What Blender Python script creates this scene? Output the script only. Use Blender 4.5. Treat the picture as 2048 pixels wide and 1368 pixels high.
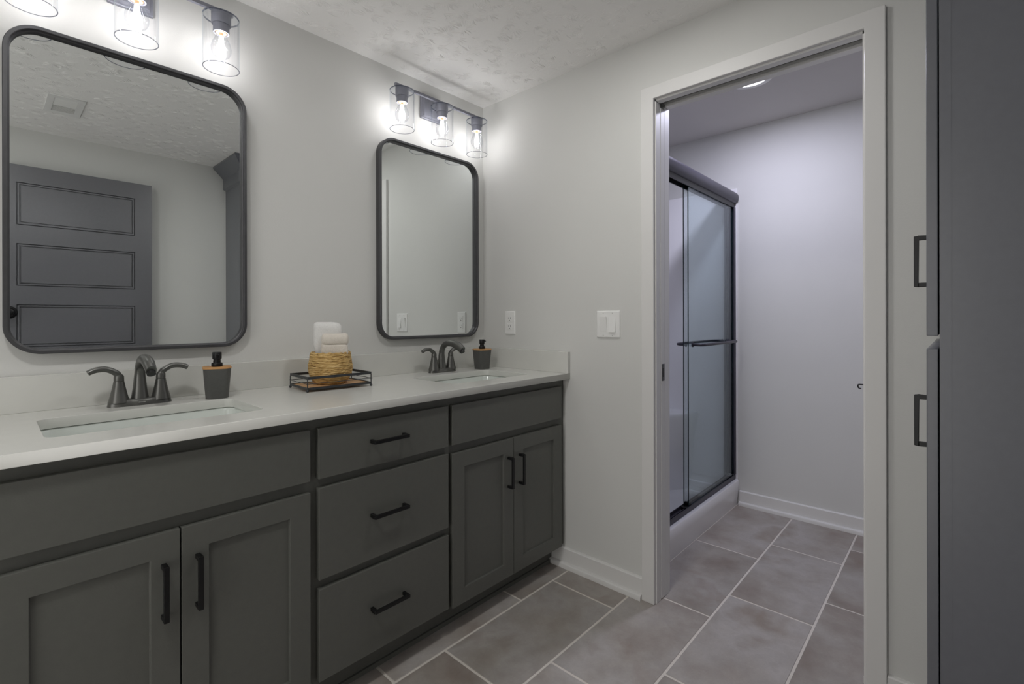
import bpy, bmesh, math, random
from mathutils import Vector, Matrix, noise
random.seed(7)
PI = math.pi
for o in list(bpy.data.objects): bpy.data.objects.remove(o)
SC = bpy.context.scene
COL = SC.collection

# ---------------------------------------------------------------- camera
F_PX, CX, CY = 968.21, 1026.85, 635.61
YAW, ROLL = math.radians(42.6247), math.radians(-0.1234)
CAM = Vector((-1.8408, -1.917, 1.1645))
fw = Vector((math.cos(YAW), math.sin(YAW), 0)); rt = Vector((math.sin(YAW), -math.cos(YAW), 0)); up = Vector((0, 0, 1))
rr = rt * math.cos(ROLL) + up * math.sin(ROLL); uu = up * math.cos(ROLL) - rt * math.sin(ROLL)
cd = bpy.data.cameras.new('camera'); cam = bpy.data.objects.new('camera', cd); COL.objects.link(cam)
cd.sensor_width = 36; cd.lens = F_PX / 2048 * 36; cd.clip_start = 0.02
cd.shift_x = (1024 - CX) / 2048; cd.shift_y = (CY - 684) / 2048
m = Matrix((rr, uu, -fw)).transposed().to_4x4(); m.translation = CAM; cam.matrix_world = m
SC.camera = cam
# ---------------------------------------------------------------- world, exposure
W = bpy.data.worlds.new('world'); SC.world = W; W.use_nodes = True
W.node_tree.nodes['Background'].inputs[0].default_value = (1, 0.98, 0.96, 1)
W.node_tree.nodes['Background'].inputs[1].default_value = 3.4  # background strength serves as fill through the added opening behind the viewer
SC.view_settings.view_transform = 'Standard'; SC.view_settings.look = 'None'
SC.view_settings.gamma = 1; SC.view_settings.exposure = -0.60; SC.view_settings.use_curve_mapping = False
SC.cycles.use_denoising = True
SC.cycles.max_bounces = 14; SC.cycles.diffuse_bounces = 6; SC.cycles.glossy_bounces = 6
SC.cycles.transparent_max_bounces = 24; SC.cycles.transmission_bounces = 8
SC.cycles.sample_clamp_indirect = 6.0; SC.cycles.caustics_reflective = False; SC.cycles.caustics_refractive = False
BULB_W, CAN_W, FILL_W = 1.25, 16.0, 10.5
BULB_C, CAN_C, FILL_C = (0.985, 0.985, 1.0), (0.80, 0.80, 1.0), (1.0, 0.995, 0.98)

def light(name, kind, loc, power, color, parent=None, **kw):
    d = bpy.data.lights.new(name, kind); d.energy = power; d.color = color
    for k, v in kw.items(): setattr(d, k, v)
    o = bpy.data.objects.new(name, d); COL.objects.link(o); o.location = loc
    if parent: o.parent = parent; o.location = Vector(loc) - WL[parent.name]
    return o
WL = {}

# ---------------------------------------------------------------- materials
def s2l(c):
    return tuple(((v / 255) / 12.92 if v / 255 <= 0.04045 else ((v / 255 + 0.055) / 1.055) ** 2.4) for v in c) + (1,)
class NT:
    def __init__(s, name):
        s.m = bpy.data.materials.new(name); s.m.use_nodes = True; s.t = s.m.node_tree
        s.b = s.t.nodes['Principled BSDF']; s.out = s.t.nodes['Material Output']
    def n(s, typ, **kw):
        nd = s.t.nodes.new(typ)
        for k, v in kw.items():
            if k.startswith('i_'):
                key = k[2:]; key = int(key) if key.isdigit() else key.replace('_', ' ')
                nd.inputs[key].default_value = v
            else: setattr(nd, k, v)
        return nd
    def l(s, a, b): s.t.links.new(a, b)
    def ramp(s, fac, stops):
        r = s.n('ShaderNodeValToRGB'); e = r.color_ramp.elements
        while len(e) < len(stops): e.new(0.5)
        for i, (p, c) in enumerate(stops): e[i].position = p; e[i].color = c
        s.l(fac, r.inputs[0]); return r.outputs[0]
    def math(s, op, a, b=None, c=None):
        nd = s.n('ShaderNodeMath', operation=op)
        for i, v in enumerate((a, b, c)):
            if v is None: continue
            if isinstance(v, (int, float)): nd.inputs[i].default_value = v
            else: s.l(v, nd.inputs[i])
        return nd.outputs[0]
    def coords(s): return s.n('ShaderNodeTexCoord').outputs['Object']
    def noise(s, vec, scale, detail=3, rough=.5, dist=0):
        nd = s.n('ShaderNodeTexNoise', i_Scale=scale, i_Detail=detail, i_Roughness=rough, i_Distortion=dist)
        if vec is not None: s.l(vec, nd.inputs['Vector'])
        return nd.outputs['Fac']
    def bump(s, h, strength, dist):
        nd = s.n('ShaderNodeBump', i_Strength=strength, i_Distance=dist); s.l(h, nd.inputs['Height'])
        s.l(nd.outputs[0], s.b.inputs['Normal']); return nd
def simple(name, rgb, rough=.5, metal=0, spec=.5, nscale=40, var=.04, bump=0, bscale=200, coat=0, coatr=None):
    M = NT(name); c = s2l(rgb); co = M.coords()
    f = M.noise(co, nscale, 3)
    lo = tuple(v * (1 - var) for v in c[:3]) + (1,); hi = tuple(min(1, v * (1 + var)) for v in c[:3]) + (1,)
    M.l(M.ramp(f, [(.3, lo), (.7, hi)]), M.b.inputs['Base Color'])
    M.b.inputs['Roughness'].default_value = rough; M.b.inputs['Metallic'].default_value = metal
    M.b.inputs['Specular IOR Level'].default_value = spec; M.b.inputs['Coat Weight'].default_value = coat; M.b.inputs['Coat Roughness'].default_value = coatr if coatr is not None else (.38 if rough > .3 else .05)
    if bump: M.bump(M.noise(co, bscale, 4), bump, .002)
    return M.m
wall_m = simple('wall_paint', (211, 211, 208), .75, nscale=3, var=.012, bump=.12, bscale=260, spec=.3)
trim_m = simple('trim_paint', (220, 219, 217), .5, nscale=5, var=.01, bump=.04, bscale=90)
ceil_smooth = simple('smooth_ceiling_paint', (205, 202, 200), .85, nscale=3, var=.01, spec=.2)
cab_m = simple('grey_green_cabinet_paint', (93, 94, 89), .42, nscale=60, var=.03, bump=.08, bscale=350)
cabin_m = simple('cabinet_interior', (60, 60, 58), .6)
pantry_m = simple('charcoal_cabinet_paint', (90, 92, 99), .42, nscale=60, var=.03, bump=.06, bscale=180, spec=.6, coat=.7, coatr=.27)
door_m = simple('charcoal_door_paint', (92, 92, 97), .42, nscale=60, var=.03, bump=.15, bscale=180, spec=.6, coat=1.0, coatr=.24)
black_m = simple('black_metal', (22, 22, 23), .38, metal=.3, var=.1)
bronze_m = simple('dark_bronze_metal', (104, 104, 101), .33, metal=.7, var=.06, nscale=25)
frame_m = simple('gunmetal_frame', (80, 80, 82), .42, metal=.5, var=.06)
fixture_m = simple('graphite_fixture_metal', (134, 135, 145), .55, metal=.3, var=.05)
stone_m = simple('white_quartz', (210, 210, 205), .22, nscale=25, var=.012, spec=.5)
porc_m = simple('white_porcelain', (214, 219, 214), .12, var=.005, coat=.5)
plast_m = simple('white_plastic', (232, 232, 230), .3, var=.006)
fiber_m = simple('white_fiberglass', (238, 237, 239), .2, nscale=2, var=.008, coat=.3)
slot_m = simple('dark_slot', (40, 38, 36), .6)
track_m = simple('dull_wood_and_metal_track', (92, 90, 84), .7, nscale=14, var=.35)
disp_m = simple('matt_grey_resin', (92, 92, 90), .6, nscale=120, var=.05, bump=.1)
showerm = simple('dark_anodised_aluminium', (66, 64, 74), .35, metal=.5, var=.04)
grout_m = simple('light_grout', (214, 208, 200), .85, nscale=90, var=.06)
screw_m = simple('screw_head', (190, 190, 188), .3, metal=.4)
tray_m = simple('satin_grey_black_wire', (58, 60, 62), .45, metal=.3, var=.08)
brass_m = simple('bulb_base_copper', (222, 176, 136), .4, metal=.5)

def wood(name, a, b, axis=0, scale=1):
    M = NT(name); co = M.coords(); mp = M.n('ShaderNodeMapping')
    mp.inputs['Scale'].default_value = (6 * scale, 60 * scale, 60 * scale) if axis == 0 else (60, 6, 60)
    M.l(co, mp.inputs[0]); f = M.noise(mp.outputs[0], 3, 5, .6, .4)
    M.l(M.ramp(f, [(.3, s2l(a)), (.7, s2l(b))]), M.b.inputs['Base Color']); M.b.inputs['Roughness'].default_value = .5
    return M.m
bamboo_m = wood('bamboo', (176, 128, 78), (214, 164, 108)); traywood_m = wood('pale_tray_wood', (190, 148, 104), (214, 174, 128))

ceil_m = simple('white_ceiling_paint', (240, 239, 237), .85, nscale=3, var=.008, spec=.2, bump=.35, bscale=90)

def tile_mat():
    M = NT('slate_look_tile'); co = M.coords(); geo = M.n('ShaderNodeNewGeometry')
    rnd = geo.outputs['Random Per Island']
    of = M.n('ShaderNodeVectorMath', operation='ADD'); M.l(co, of.inputs[0])
    cb = M.n('ShaderNodeCombineXYZ'); M.l(M.math('MULTIPLY', rnd, 37.0), cb.inputs[2]); M.l(cb.outputs[0], of.inputs[1]); v = of.outputs[0]
    big = M.noise(v, 3.0, 4, .55, .15); med = M.noise(v, 16, 6, .65); fine = M.noise(v, 120, 4, .7)
    base = M.ramp(big, [(.32, s2l((144, 134, 127))), (.45, s2l((161, 155, 149))), (.57, s2l((173, 169, 166))), (.70, s2l((150, 141, 132)))])
    mixn = M.n('ShaderNodeMix', data_type='RGBA', blend_type='MULTIPLY'); mixn.inputs[0].default_value = .55
    M.l(base, mixn.inputs[6]); M.l(M.ramp(med, [(.3, (.80, .795, .79, 1)), (.7, (1.10, 1.10, 1.09, 1))]), mixn.inputs[7])
    mix2 = M.n('ShaderNodeMix', data_type='RGBA', blend_type='MULTIPLY'); mix2.inputs[0].default_value = .35
    M.l(mixn.outputs[2], mix2.inputs[6]); M.l(M.ramp(fine, [(.3, (.85, .85, .85, 1)), (.7, (1.1, 1.1, 1.1, 1))]), mix2.inputs[7])
    # rusty edges
    rust = M.ramp(M.noise(v, 5.5, 3, .5, .8), [(.62, (0, 0, 0, 1)), (.74, (.32, .32, .32, 1))])
    mix3 = M.n('ShaderNodeMix', data_type='RGBA'); M.l(rust, mix3.inputs[0]); M.l(mix2.outputs[2], mix3.inputs[6])
    mix3.inputs[7].default_value = s2l((132, 112, 98))
    mix4 = M.n('ShaderNodeMix', data_type='RGBA', blend_type='MULTIPLY'); mix4.inputs[0].default_value = 1
    M.l(mix3.outputs[2], mix4.inputs[6]); M.l(M.ramp(rnd, [(0, (.90, .89, .88, 1)), (1, (1.04, 1.03, 1.03, 1))]), mix4.inputs[7])
    M.l(mix4.outputs[2], M.b.inputs['Base Color'])
    M.l(M.ramp(med, [(.3, (.42, .42, .42, 1)), (.7, (.55, .55, .55, 1))]), M.b.inputs['Roughness'])
    M.bump(M.math('ADD', med, M.math('MULTIPLY', fine, .4)), .12, .003); return M.m
tile_m = tile_mat()

def glass_mat(name, tint, edge, rough=0.0):
    M = NT(name); t = M.t; t.nodes.remove(M.b)
    tr = M.n('ShaderNodeBsdfTransparent'); gl = M.n('ShaderNodeBsdfGlossy', i_Roughness=rough); gl.inputs['Color'].default_value = (.9, .95, 1, 1)
    lw = M.n('ShaderNodeLayerWeight', i_Blend=.5)
    M.l(M.ramp(lw.outputs['Facing'], [(.0, tint + (1,)), (.85, tuple(a * .8 + b * .2 for a, b in zip(tint, edge)) + (1,)), (1.0, edge + (1,))]), tr.inputs['Color'])
    geo = M.n('ShaderNodeNewGeometry'); ior = M.math('MULTIPLY_ADD', geo.outputs['Backfacing'], 1 / 1.45 - 1.45, 1.45)   # both faces of the thin sheet meet air
    fr = M.n('ShaderNodeFresnel'); M.l(ior, fr.inputs[0]); mx = M.n('ShaderNodeMixShader')
    M.l(fr.outputs[0], mx.inputs[0]); M.l(tr.outputs[0], mx.inputs[1]); M.l(gl.outputs[0], mx.inputs[2]); M.l(mx.outputs[0], M.out.inputs[0])
    return M.m
clear_m = glass_mat('clear_shade_glass', (.985, .985, .99), (.55, .56, .6))
rim_m = glass_mat('shade_rim_glass', (.6, .61, .66), (.22, .23, .26))
pane_m = glass_mat('shower_glass', (.982, .990, .990), (.5, .62, .64))
paneedge_m = simple('dark_glass_edge', (12, 34, 40), .15)
def mirror_mat():
    M = NT('mirror_silver'); M.b.inputs['Metallic'].default_value = 1; M.b.inputs['Roughness'].default_value = .003
    c = M.coords(); M.l(M.ramp(M.noise(c, 2, 1), [(.3, (.87, .90, .895, 1)), (.7, (.88, .91, .905, 1))]), M.b.inputs['Base Color']); return M.m
mirror_m = mirror_mat()
def emit(name, color, st):
    M = NT(name); M.t.nodes.remove(M.b); e = M.n('ShaderNodeEmission', i_Strength=st); e.inputs[0].default_value = tuple(color) + (1,)
    M.l(e.outputs[0], M.out.inputs[0]); return M.m
fil_m = emit('glowing_filament', (1, .97, .95), 60); canlens_m = emit('lit_downlight_lens', (.93, .93, 1), 9); fill_lens_m = emit('added_fill_lens', (1, .97, .93), 8)  # last lens belongs to the added fill lamps
def seagrass():
    M = NT('woven_seagrass'); co = M.coords(); mp = M.n('ShaderNodeMapping'); mp.inputs['Scale'].default_value = (30, 30, 230); M.l(co, mp.inputs[0])
    f = M.noise(mp.outputs[0], 1, 5, .65, .5)
    M.l(M.ramp(f, [(.3, s2l((112, 80, 36))), (.46, s2l((186, 150, 88))), (.64, s2l((222, 192, 134)))]), M.b.inputs['Base Color'])
    M.b.inputs['Roughness'].default_value = .7; M.bump(f, .6, .002); return M.m
grass_m = seagrass()
def terry(name, rgb):
    M = NT(name); co = M.coords(); f = M.noise(co, 260, 5, .8)
    c = s2l(rgb); M.l(M.ramp(f, [(.3, tuple(v * .88 for v in c[:3]) + (1,)), (.6, c)]), M.b.inputs['Base Color'])
    M.b.inputs['Roughness'].default_value = .95; M.b.inputs['Sheen Weight'].default_value = .3; M.bump(f, .9, .003); return M.m
towel_w = terry('white_terry', (240, 239, 236)); towel_c = terry('cream_terry', (236, 228, 216))

# ---------------------------------------------------------------- mesh helpers
def box(bm, x0, x1, y0, y1, z0, z1):
    if x0 > x1: x0, x1 = x1, x0
    if y0 > y1: y0, y1 = y1, y0
    if z0 > z1: z0, z1 = z1, z0
    v = [bm.verts.new(p) for p in ((x0, y0, z0), (x1, y0, z0), (x1, y1, z0), (x0, y1, z0), (x0, y0, z1), (x1, y0, z1), (x1, y1, z1), (x0, y1, z1))]
    for f in ((0, 3, 2, 1), (4, 5, 6, 7), (0, 1, 5, 4), (1, 2, 6, 5), (2, 3, 7, 6), (3, 0, 4, 7)): bm.faces.new([v[i] for i in f])
    return v
def boxes(*bs):
    bm = bmesh.new()
    for b in bs: box(bm, *b)
    return bm
def lathe(bm, cx, cy, prof, seg=32, cap=True, sx=1, sy=1, close=False):
    rings = []
    for r, z in prof:
        rings.append([bm.verts.new((cx + r * sx * math.cos(2 * PI * i / seg), cy + r * sy * math.sin(2 * PI * i / seg), z)) for i in range(seg)])
    n = len(rings)
    for a in range(n - 1 if not close else n):
        A, B = rings[a], rings[(a + 1) % n]
        for i in range(seg): bm.faces.new((A[i], A[(i + 1) % seg], B[(i + 1) % seg], B[i]))
    if cap and not close:
        bm.faces.new(list(reversed(rings[0]))); bm.faces.new(rings[-1])
    return rings
def tube(bm, pts, rad, seg=12, flat=None, cap=True, closed=False):
    pts = [Vector(p) for p in pts]; n = len(pts); rings = []
    rad = rad if isinstance(rad, (list, tuple)) else [rad] * n
    flat = flat or [(1, 1)] * n
    prevn = None
    for i, p in enumerate(pts):
        if closed: t = pts[(i + 1) % n] - pts[i - 1]
        else: t = pts[min(i + 1, n - 1)] - pts[max(i - 1, 0)]
        t.normalize()
        if prevn is None:
            a = Vector((0, 0, 1)) if abs(t.z) < .9 else Vector((1, 0, 0)); nn = a.cross(t).normalized()
        else: nn = (prevn - t * prevn.dot(t)).normalized()
        prevn = nn; b = t.cross(nn)
        rings.append([bm.verts.new(p + nn * math.cos(2 * PI * k / seg) * rad[i] * flat[i][0] + b * math.sin(2 * PI * k / seg) * rad[i] * flat[i][1]) for k in range(seg)])
    for a in range(n if closed else n - 1):
        A, B = rings[a], rings[(a + 1) % n]
        for k in range(seg): bm.faces.new((A[k], A[(k + 1) % seg], B[(k + 1) % seg], B[k]))
    if cap and not closed: bm.faces.new(list(reversed(rings[0]))); bm.faces.new(rings[-1])
def spline(pts, n=8):
    P = [Vector(p) for p in pts]; out = []
    for i in range(len(P) - 1):
        p0 = P[max(i - 1, 0)]; p1 = P[i]; p2 = P[i + 1]; p3 = P[min(i + 2, len(P) - 1)]
        for k in range(n):
            t = k / n
            out.append(.5 * ((2 * p1) + (p2 - p0) * t + (2 * p0 - 5 * p1 + 4 * p2 - p3) * t * t + (3 * p1 - p0 - 3 * p2 + p3) * t ** 3))
    out.append(P[-1]); return out
def lin(vals, n=8):
    out = []
    for i in range(len(vals) - 1):
        for k in range(n): out.append(vals[i] + (vals[i + 1] - vals[i]) * k / n)
    return out + [vals[-1]]
def rrect(x0, x1, y0, y1, r, n=8):
    out = []
    for cx, cy, a0 in ((x1 - r, y1 - r, 0), (x0 + r, y1 - r, 90), (x0 + r, y0 + r, 180), (x1 - r, y0 + r, 270)):
        for k in range(n + 1):
            a = math.radians(a0 + 90 * k / n); out.append((cx + r * math.cos(a), cy + r * math.sin(a)))
    return out
def loft(bm, loops, cap0=True, cap1=True, close=False):
    R = [[bm.verts.new(p) for p in L] for L in loops]; n = len(R[0])
    for a in range(len(R) if close else len(R) - 1):
        A, B = R[a], R[(a + 1) % len(R)]
        for i in range(n): bm.faces.new((A[i], A[(i + 1) % n], B[(i + 1) % n], B[i]))
    if cap0 and not close: bm.faces.new(list(reversed(R[0])))
    if cap1 and not close: bm.faces.new(R[-1])
    return R
def obj(name, bm, mat, parent=None, bevel=0, smooth=False, segs=2, local=False, sub=0, angle=40):
    if isinstance(bm, bmesh.types.BMesh):
        bmesh.ops.recalc_face_normals(bm, faces=bm.faces)
        me = bpy.data.meshes.new(name); bm.to_mesh(me); bm.free()
    else: me = bm
    me.materials.clear(); me.materials.append(mat)
    o = bpy.data.objects.new(name, me); COL.objects.link(o)
    if smooth:
        for p in me.polygons: p.use_smooth = True
        if hasattr(me, 'set_sharp_from_angle'): me.set_sharp_from_angle(angle=math.radians(angle))
    if bevel:
        b = o.modifiers.new('bevel', 'BEVEL'); b.width = bevel; b.segments = segs; b.limit_method = 'ANGLE'; b.angle_limit = math.radians(40)
    if sub:
        s_ = o.modifiers.new('sub', 'SUBSURF'); s_.levels = sub; s_.render_levels = sub
    if parent is not None:
        o.parent = parent
        if not local: o.location = -WL[parent.name]; WL[o.name] = Vector((0, 0, 0))
        else: WL[o.name] = WL[parent.name].copy()
    else: WL[o.name] = Vector((0, 0, 0))
    return o
def thing(name, label, cat, loc, rz=0, group=None):
    o = bpy.data.objects.new(name, None); COL.objects.link(o); o.location = loc; o.rotation_euler.z = rz
    o.empty_display_size = .05; WL[o.name] = Vector(loc); o['label'] = label; o['category'] = cat
    if group: o['group'] = group
    return o
def tag(o, label, cat, group=None):
    o['label'] = label; o['category'] = cat
    if group: o['group'] = group
    return o
def struct(name, bm, mat, label=None, cat=None, **kw):
    o = obj(name, bm, mat, **kw); o['kind'] = 'structure'
    if label: o['label'] = label
    if cat: o['category'] = cat
    return o
def plate(outer, holes, t, bevel=0):
    """flat plate with holes, in local XY, thickness t centred on z=0"""
    cu = bpy.data.curves.new('tmp', 'CURVE'); cu.dimensions = '2D'; cu.fill_mode = 'BOTH'; cu.extrude = t / 2 - bevel
    cu.bevel_depth = bevel; cu.bevel_resolution = 2; cu.offset = -bevel
    for L in [outer] + holes:
        s = cu.splines.new('POLY'); s.points.add(len(L) - 1); s.use_cyclic_u = True
        for p, q in zip(s.points, L): p.co = (q[0], q[1], 0, 1)
    co = bpy.data.objects.new('tmp', cu); COL.objects.link(co); dg = bpy.context.evaluated_depsgraph_get()
    me = bpy.data.meshes.new_from_object(co.evaluated_get(dg)); bpy.data.objects.remove(co); bpy.data.curves.remove(cu)
    return me

# ================================================================ THE ROOM
ZC, ZS, XB, YB, XF = 2.313, 2.335, -3.05, -2.262, 1.335
OY0, OY1, OZ = -1.698, -1.012, 2.044        # pocket door opening
WT = .115
# floor: grout bed with separate tile surfaces in a one-third running bond
bm = bmesh.new(); TL, TW, R0, C0 = .6113, .308, -.5888, -.3514; g = .0041
for i in range(-3, 7):
    y1 = R0 - (i - 1) * TW; y0 = y1 - TW
    if y0 > .05: continue
    off = C0 + (i) * .2062
    k0 = int((XB - off) / TL) - 2
    for k in range(k0, k0 + 12):
        a, b = off + k * TL, off + (k + 1) * TL
        a2, b2, c2, d2 = max(a + g, XB), min(b - g, XF), max(y0 + g, YB), min(y1 - g, 0.0)
        if a2 > XF - .07: continue
        if b2 > XF - .07: b2 = XF
        if b2 - a2 < .01 or d2 - c2 < .01: continue
        box(bm, a2, b2, c2, d2, -.012, 0)
fl = struct('floor', bm, tile_m, 'grey brown slate-look floor tiles in a staggered bond with pale grout', 'floor', bevel=.0015, segs=1)
gr = obj('grout_bed', boxes((XB, XF, YB, 0, -.05, -.0016)), grout_m, fl)
# walls
struct('wall_left', boxes((XB - .1, WT, 0, .1, -.05, ZC + .1)), wall_m, 'pale grey wall behind the mirrors and vanity', 'wall')
struct('wall_back', boxes((XB - .1, XF + .1, YB - .1, YB, -.05, ZC + .1)), wall_m, 'pale grey wall seen in the left mirror', 'wall')
struct('wall_near', boxes((XB - .1, XB, YB, -1.75, -.05, ZC + .1), (XB - .1, XB, -.75, 0, -.05, ZC + .1), (XB - .1, XB, -1.75, -.75, 2.05, ZC + .1)), wall_m, 'pale grey wall behind the viewer with an added opening that lets in fill light', 'wall')  # opening added so the world background can fill the room with light
HZ, JT = 2.13, .0121
struct('wall_right', boxes((0, .030, OY1 + JT, 0, 0, ZC + .1), (.085, WT, OY1 + JT, 0, 0, ZC + .1),        # two skins of the pocket
       (0, WT, YB, OY0 - JT, 0, ZC + .1), (0, .030, OY0 - JT, OY1 + JT, OZ + JT, ZC + .1), (.085, WT, OY0 - JT, OY1 + JT, OZ + JT, ZC + .1), (.030, .085, OY0 - JT, 0, HZ, ZC + .1)),
       wall_m, 'pale grey wall with the outlet, light switches and pocket door opening', 'wall')
struct('wall_far', boxes((XF, XF + .1, YB, .1, -.05, ZS + .1)), wall_m, 'lavender grey lit wall of the shower room', 'wall')
struct('wall_shower', boxes((WT, XF, 0, .1, -.05, ZS + .1)), wall_m, 'wall behind the shower unit', 'wall')
def stamped_ceiling():
    V = []; F_ = []; rnd = random.Random(11)
    def quad(*p):
        n = len(V); V.extend(p); F_.append(tuple(range(n, n + len(p))))
    x0, x1, y0, y1 = XB, .02, YB, 0
    quad((x0, y0, ZC), (x0, y1, ZC), (x1, y1, ZC), (x1, y0, ZC)); quad((x0, y0, ZC + .1), (x1, y0, ZC + .1), (x1, y1, ZC + .1), (x0, y1, ZC + .1))
    sp = .072; rows = int((y1 - y0) / sp) + 1
    for j in range(rows):
        for i in range(int(2.12 / sp)):
            cx = -2.10 + (i + .5 * (j % 2) + rnd.uniform(-.32, .32)) * sp; cy = y0 + (j + rnd.uniform(-.32, .32)) * sp
            if rnd.random() < .06: continue
            a0 = rnd.uniform(0, 2 * PI); span = rnd.uniform(1.8, 4.6); n = int(span * 8.5); strength = rnd.uniform(.55, 1.15) * (1 if cy > -1.1 else .55)
            for k in range(n):
                if rnd.random() < .12: continue
                a = a0 + span * (k + rnd.uniform(-.35, .35)) / n; r0 = rnd.uniform(.010, .024); L = rnd.uniform(.014, .042); curl = rnd.uniform(-.35, .35)
                w = rnd.uniform(.0006, .0009); h = rnd.uniform(.0007, .0016) * strength; m_ = 5; base = len(V); ok = True; pts = []
                for q in range(m_):
                    t = q / (m_ - 1); r = r0 + L * t; aa = a + curl * t * t * .6
                    px, py = cx + r * math.cos(aa), cy + r * math.sin(aa)
                    if not (x0 < px < -.004 and y0 + .004 < py < -.004): ok = False
                    tp = math.sin(PI * (.12 + .80 * t)) ; pts.append((px, py, aa, tp))
                if not ok: continue
                for px, py, aa, tp in pts:
                    nx, ny = -math.sin(aa), math.cos(aa)
                    V.append((px - nx * w * tp * 1.3, py - ny * w * tp * 1.3, ZC)); V.append((px, py, ZC - h * tp)); V.append((px + nx * w * tp * 1.3, py + ny * w * tp * 1.3, ZC))
                for q in range(m_ - 1):
                    b_ = base + q * 3
                    for e in (0, 1): F_.append((b_ + e, b_ + e + 3, b_ + e + 4, b_ + e + 1))
    me = bpy.data.meshes.new('ceiling'); me.from_pydata(V, [], F_); me.update(); return me
struct('ceiling', stamped_ceiling(), ceil_m, 'white ceiling with stamped brush texture over the vanity', 'ceiling')
struct('ceiling.001', boxes((WT - .02, XF, YB, 0, ZS, ZS + .1)), ceil_smooth, 'smooth ceiling of the shower room with a downlight', 'ceiling')

# baseboards with shoe moulding
def bb_profile(along0, along1, wall, sgn, axis):
    """profile sweep: board 13 mm with eased top and a 19 mm shoe; axis 'y' runs along y on plane x=wall, sgn = direction into the room"""
    prof = [(0, 0), (.031, 0), (.031, .014), (.029, .019), (.024, .022), (.013, .0225), (.013, .083), (.010, .0865), (.004, .088), (0, .088)]
    bm = bmesh.new(); loops = []
    for a in (along0, along1):
        loops.append([((wall + sgn * p, a, z) if axis == 'y' else (a, wall + sgn * p, z)) for p, z in prof])
    loft(bm, loops); return bm
struct('baseboard_right', bb_profile(-.953, -.40, 0, -1, 'y'), trim_m, 'white baseboard between vanity and door casing', 'baseboard', smooth=True, angle=25)
struct('baseboard_right.001', bb_profile(-1.757, -1.885, 0, -1, 'y'), trim_m, 'short white baseboard between door casing and tall cabinet', 'baseboard', smooth=True, angle=25)
struct('baseboard_far', bb_profile(-.911, YB, XF, -1, 'y'), trim_m, 'white baseboard along the far wall of the shower room', 'baseboard', smooth=True, angle=25)
struct('baseboard_back', bb_profile(-.60, -1.04, YB, 1, 'x'), trim_m, 'white baseboard on the wall behind', 'baseboard', smooth=True, angle=25)

# door casings (trim) and split jambs
def casing(x0, x1, nm, lab):
    bm = bmesh.new(); yi0, yi1, zi = OY0 - .006, OY1 + .004, OZ + .007; w = .055
    yo0, yo1, zo = yi0 - .0525, yi1 + w, 2.103
    a = [(yo1, 0), (yo1, zo), (yo0, zo), (yo0, 0), (yi0, 0), (yi0, zi), (yi1, zi), (yi1, 0)]
    v0 = [bm.verts.new((x0, y, z)) for y, z in a]; v1 = [bm.verts.new((x1, y, z)) for y, z in a]
    for q in ((0, 1, 6, 7), (1, 2, 5, 6), (2, 3, 4, 5)):
        bm.faces.new([v0[i] for i in q]); bm.faces.new([v1[i] for i in reversed(q)])
    for i in range(8): bm.faces.new((v0[i], v0[(i + 1) % 8], v1[(i + 1) % 8], v1[i]))
    struct(nm, bm, trim_m, lab, 'door casing', bevel=.0025)
casing(-.017, 0, 'trim_1', 'white flat casing around the pocket door opening')
casing(WT, WT + .017, 'trim_2', 'white flat casing on the shower room side of the opening')
struct('trim_3', boxes((0, .0385, OY1, OY1 + .012, 0, OZ), (.0765, WT, OY1, OY1 + .012, 0, OZ),
       (0, WT, OY0 - .012, OY0, 0, OZ), (0, .033, OY0, OY1, OZ, OZ + .012), (.082, WT, OY0, OY1, OZ, OZ + .012)), trim_m,
       'white split jambs lining the pocket door opening', 'door jamb', bevel=.001, segs=1)
# track box in the head slot
struct('trim_4', boxes((.036, .042, OY0, -.05, OZ + .02, OZ + .06), (.073, .079, OY0, -.05, OZ + .02, OZ + .06), (.036, .079, OY0, -.05, OZ + .06, OZ + .075)), track_m,
       'dull track rail in the slot above the opening', 'door track')

# pocket door, slid open
pd = struct('door_1', boxes((.040, .075, -1.0130, -.30, .004, 2.030)), trim_m, 'white pocket door slid back into the wall, latch edge showing', 'door', bevel=.0015)
obj('edge_latch', boxes((.046, .069, -1.0145, -1.0125, .902, .972)), frame_m, pd, bevel=.0005)
obj('latch_slot', boxes((.0520, .0630, -1.0152, -1.0140, .918, .954)), slot_m, pd)
# strike catch and floor guide on the opposite jamb
bm = boxes((.050, .066, OY0, OY0 + .0015, .925, .965))
tube(bm, spline([(.058, OY0, .947), (.058, OY0 + .012, .948), (.058, OY0 + .0195, .947), (.058, OY0 + .0205, .941), (.058, OY0 + .018, .936), (.058, OY0 + .012, .935)], 5), .0020, 8)
k = obj('strike_hook', bm, black_m); tag(k, 'small black hook-shaped strike on the right jamb of the pocket door opening', 'latch strike')
k = obj('floor_guide', boxes((.045, .072, OY0, OY0 + .006, 0.0, .022)), plast_m, bevel=.001)
tag(k, 'tiny white plastic door guide at the foot of the right jamb', 'door guide')

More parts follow.
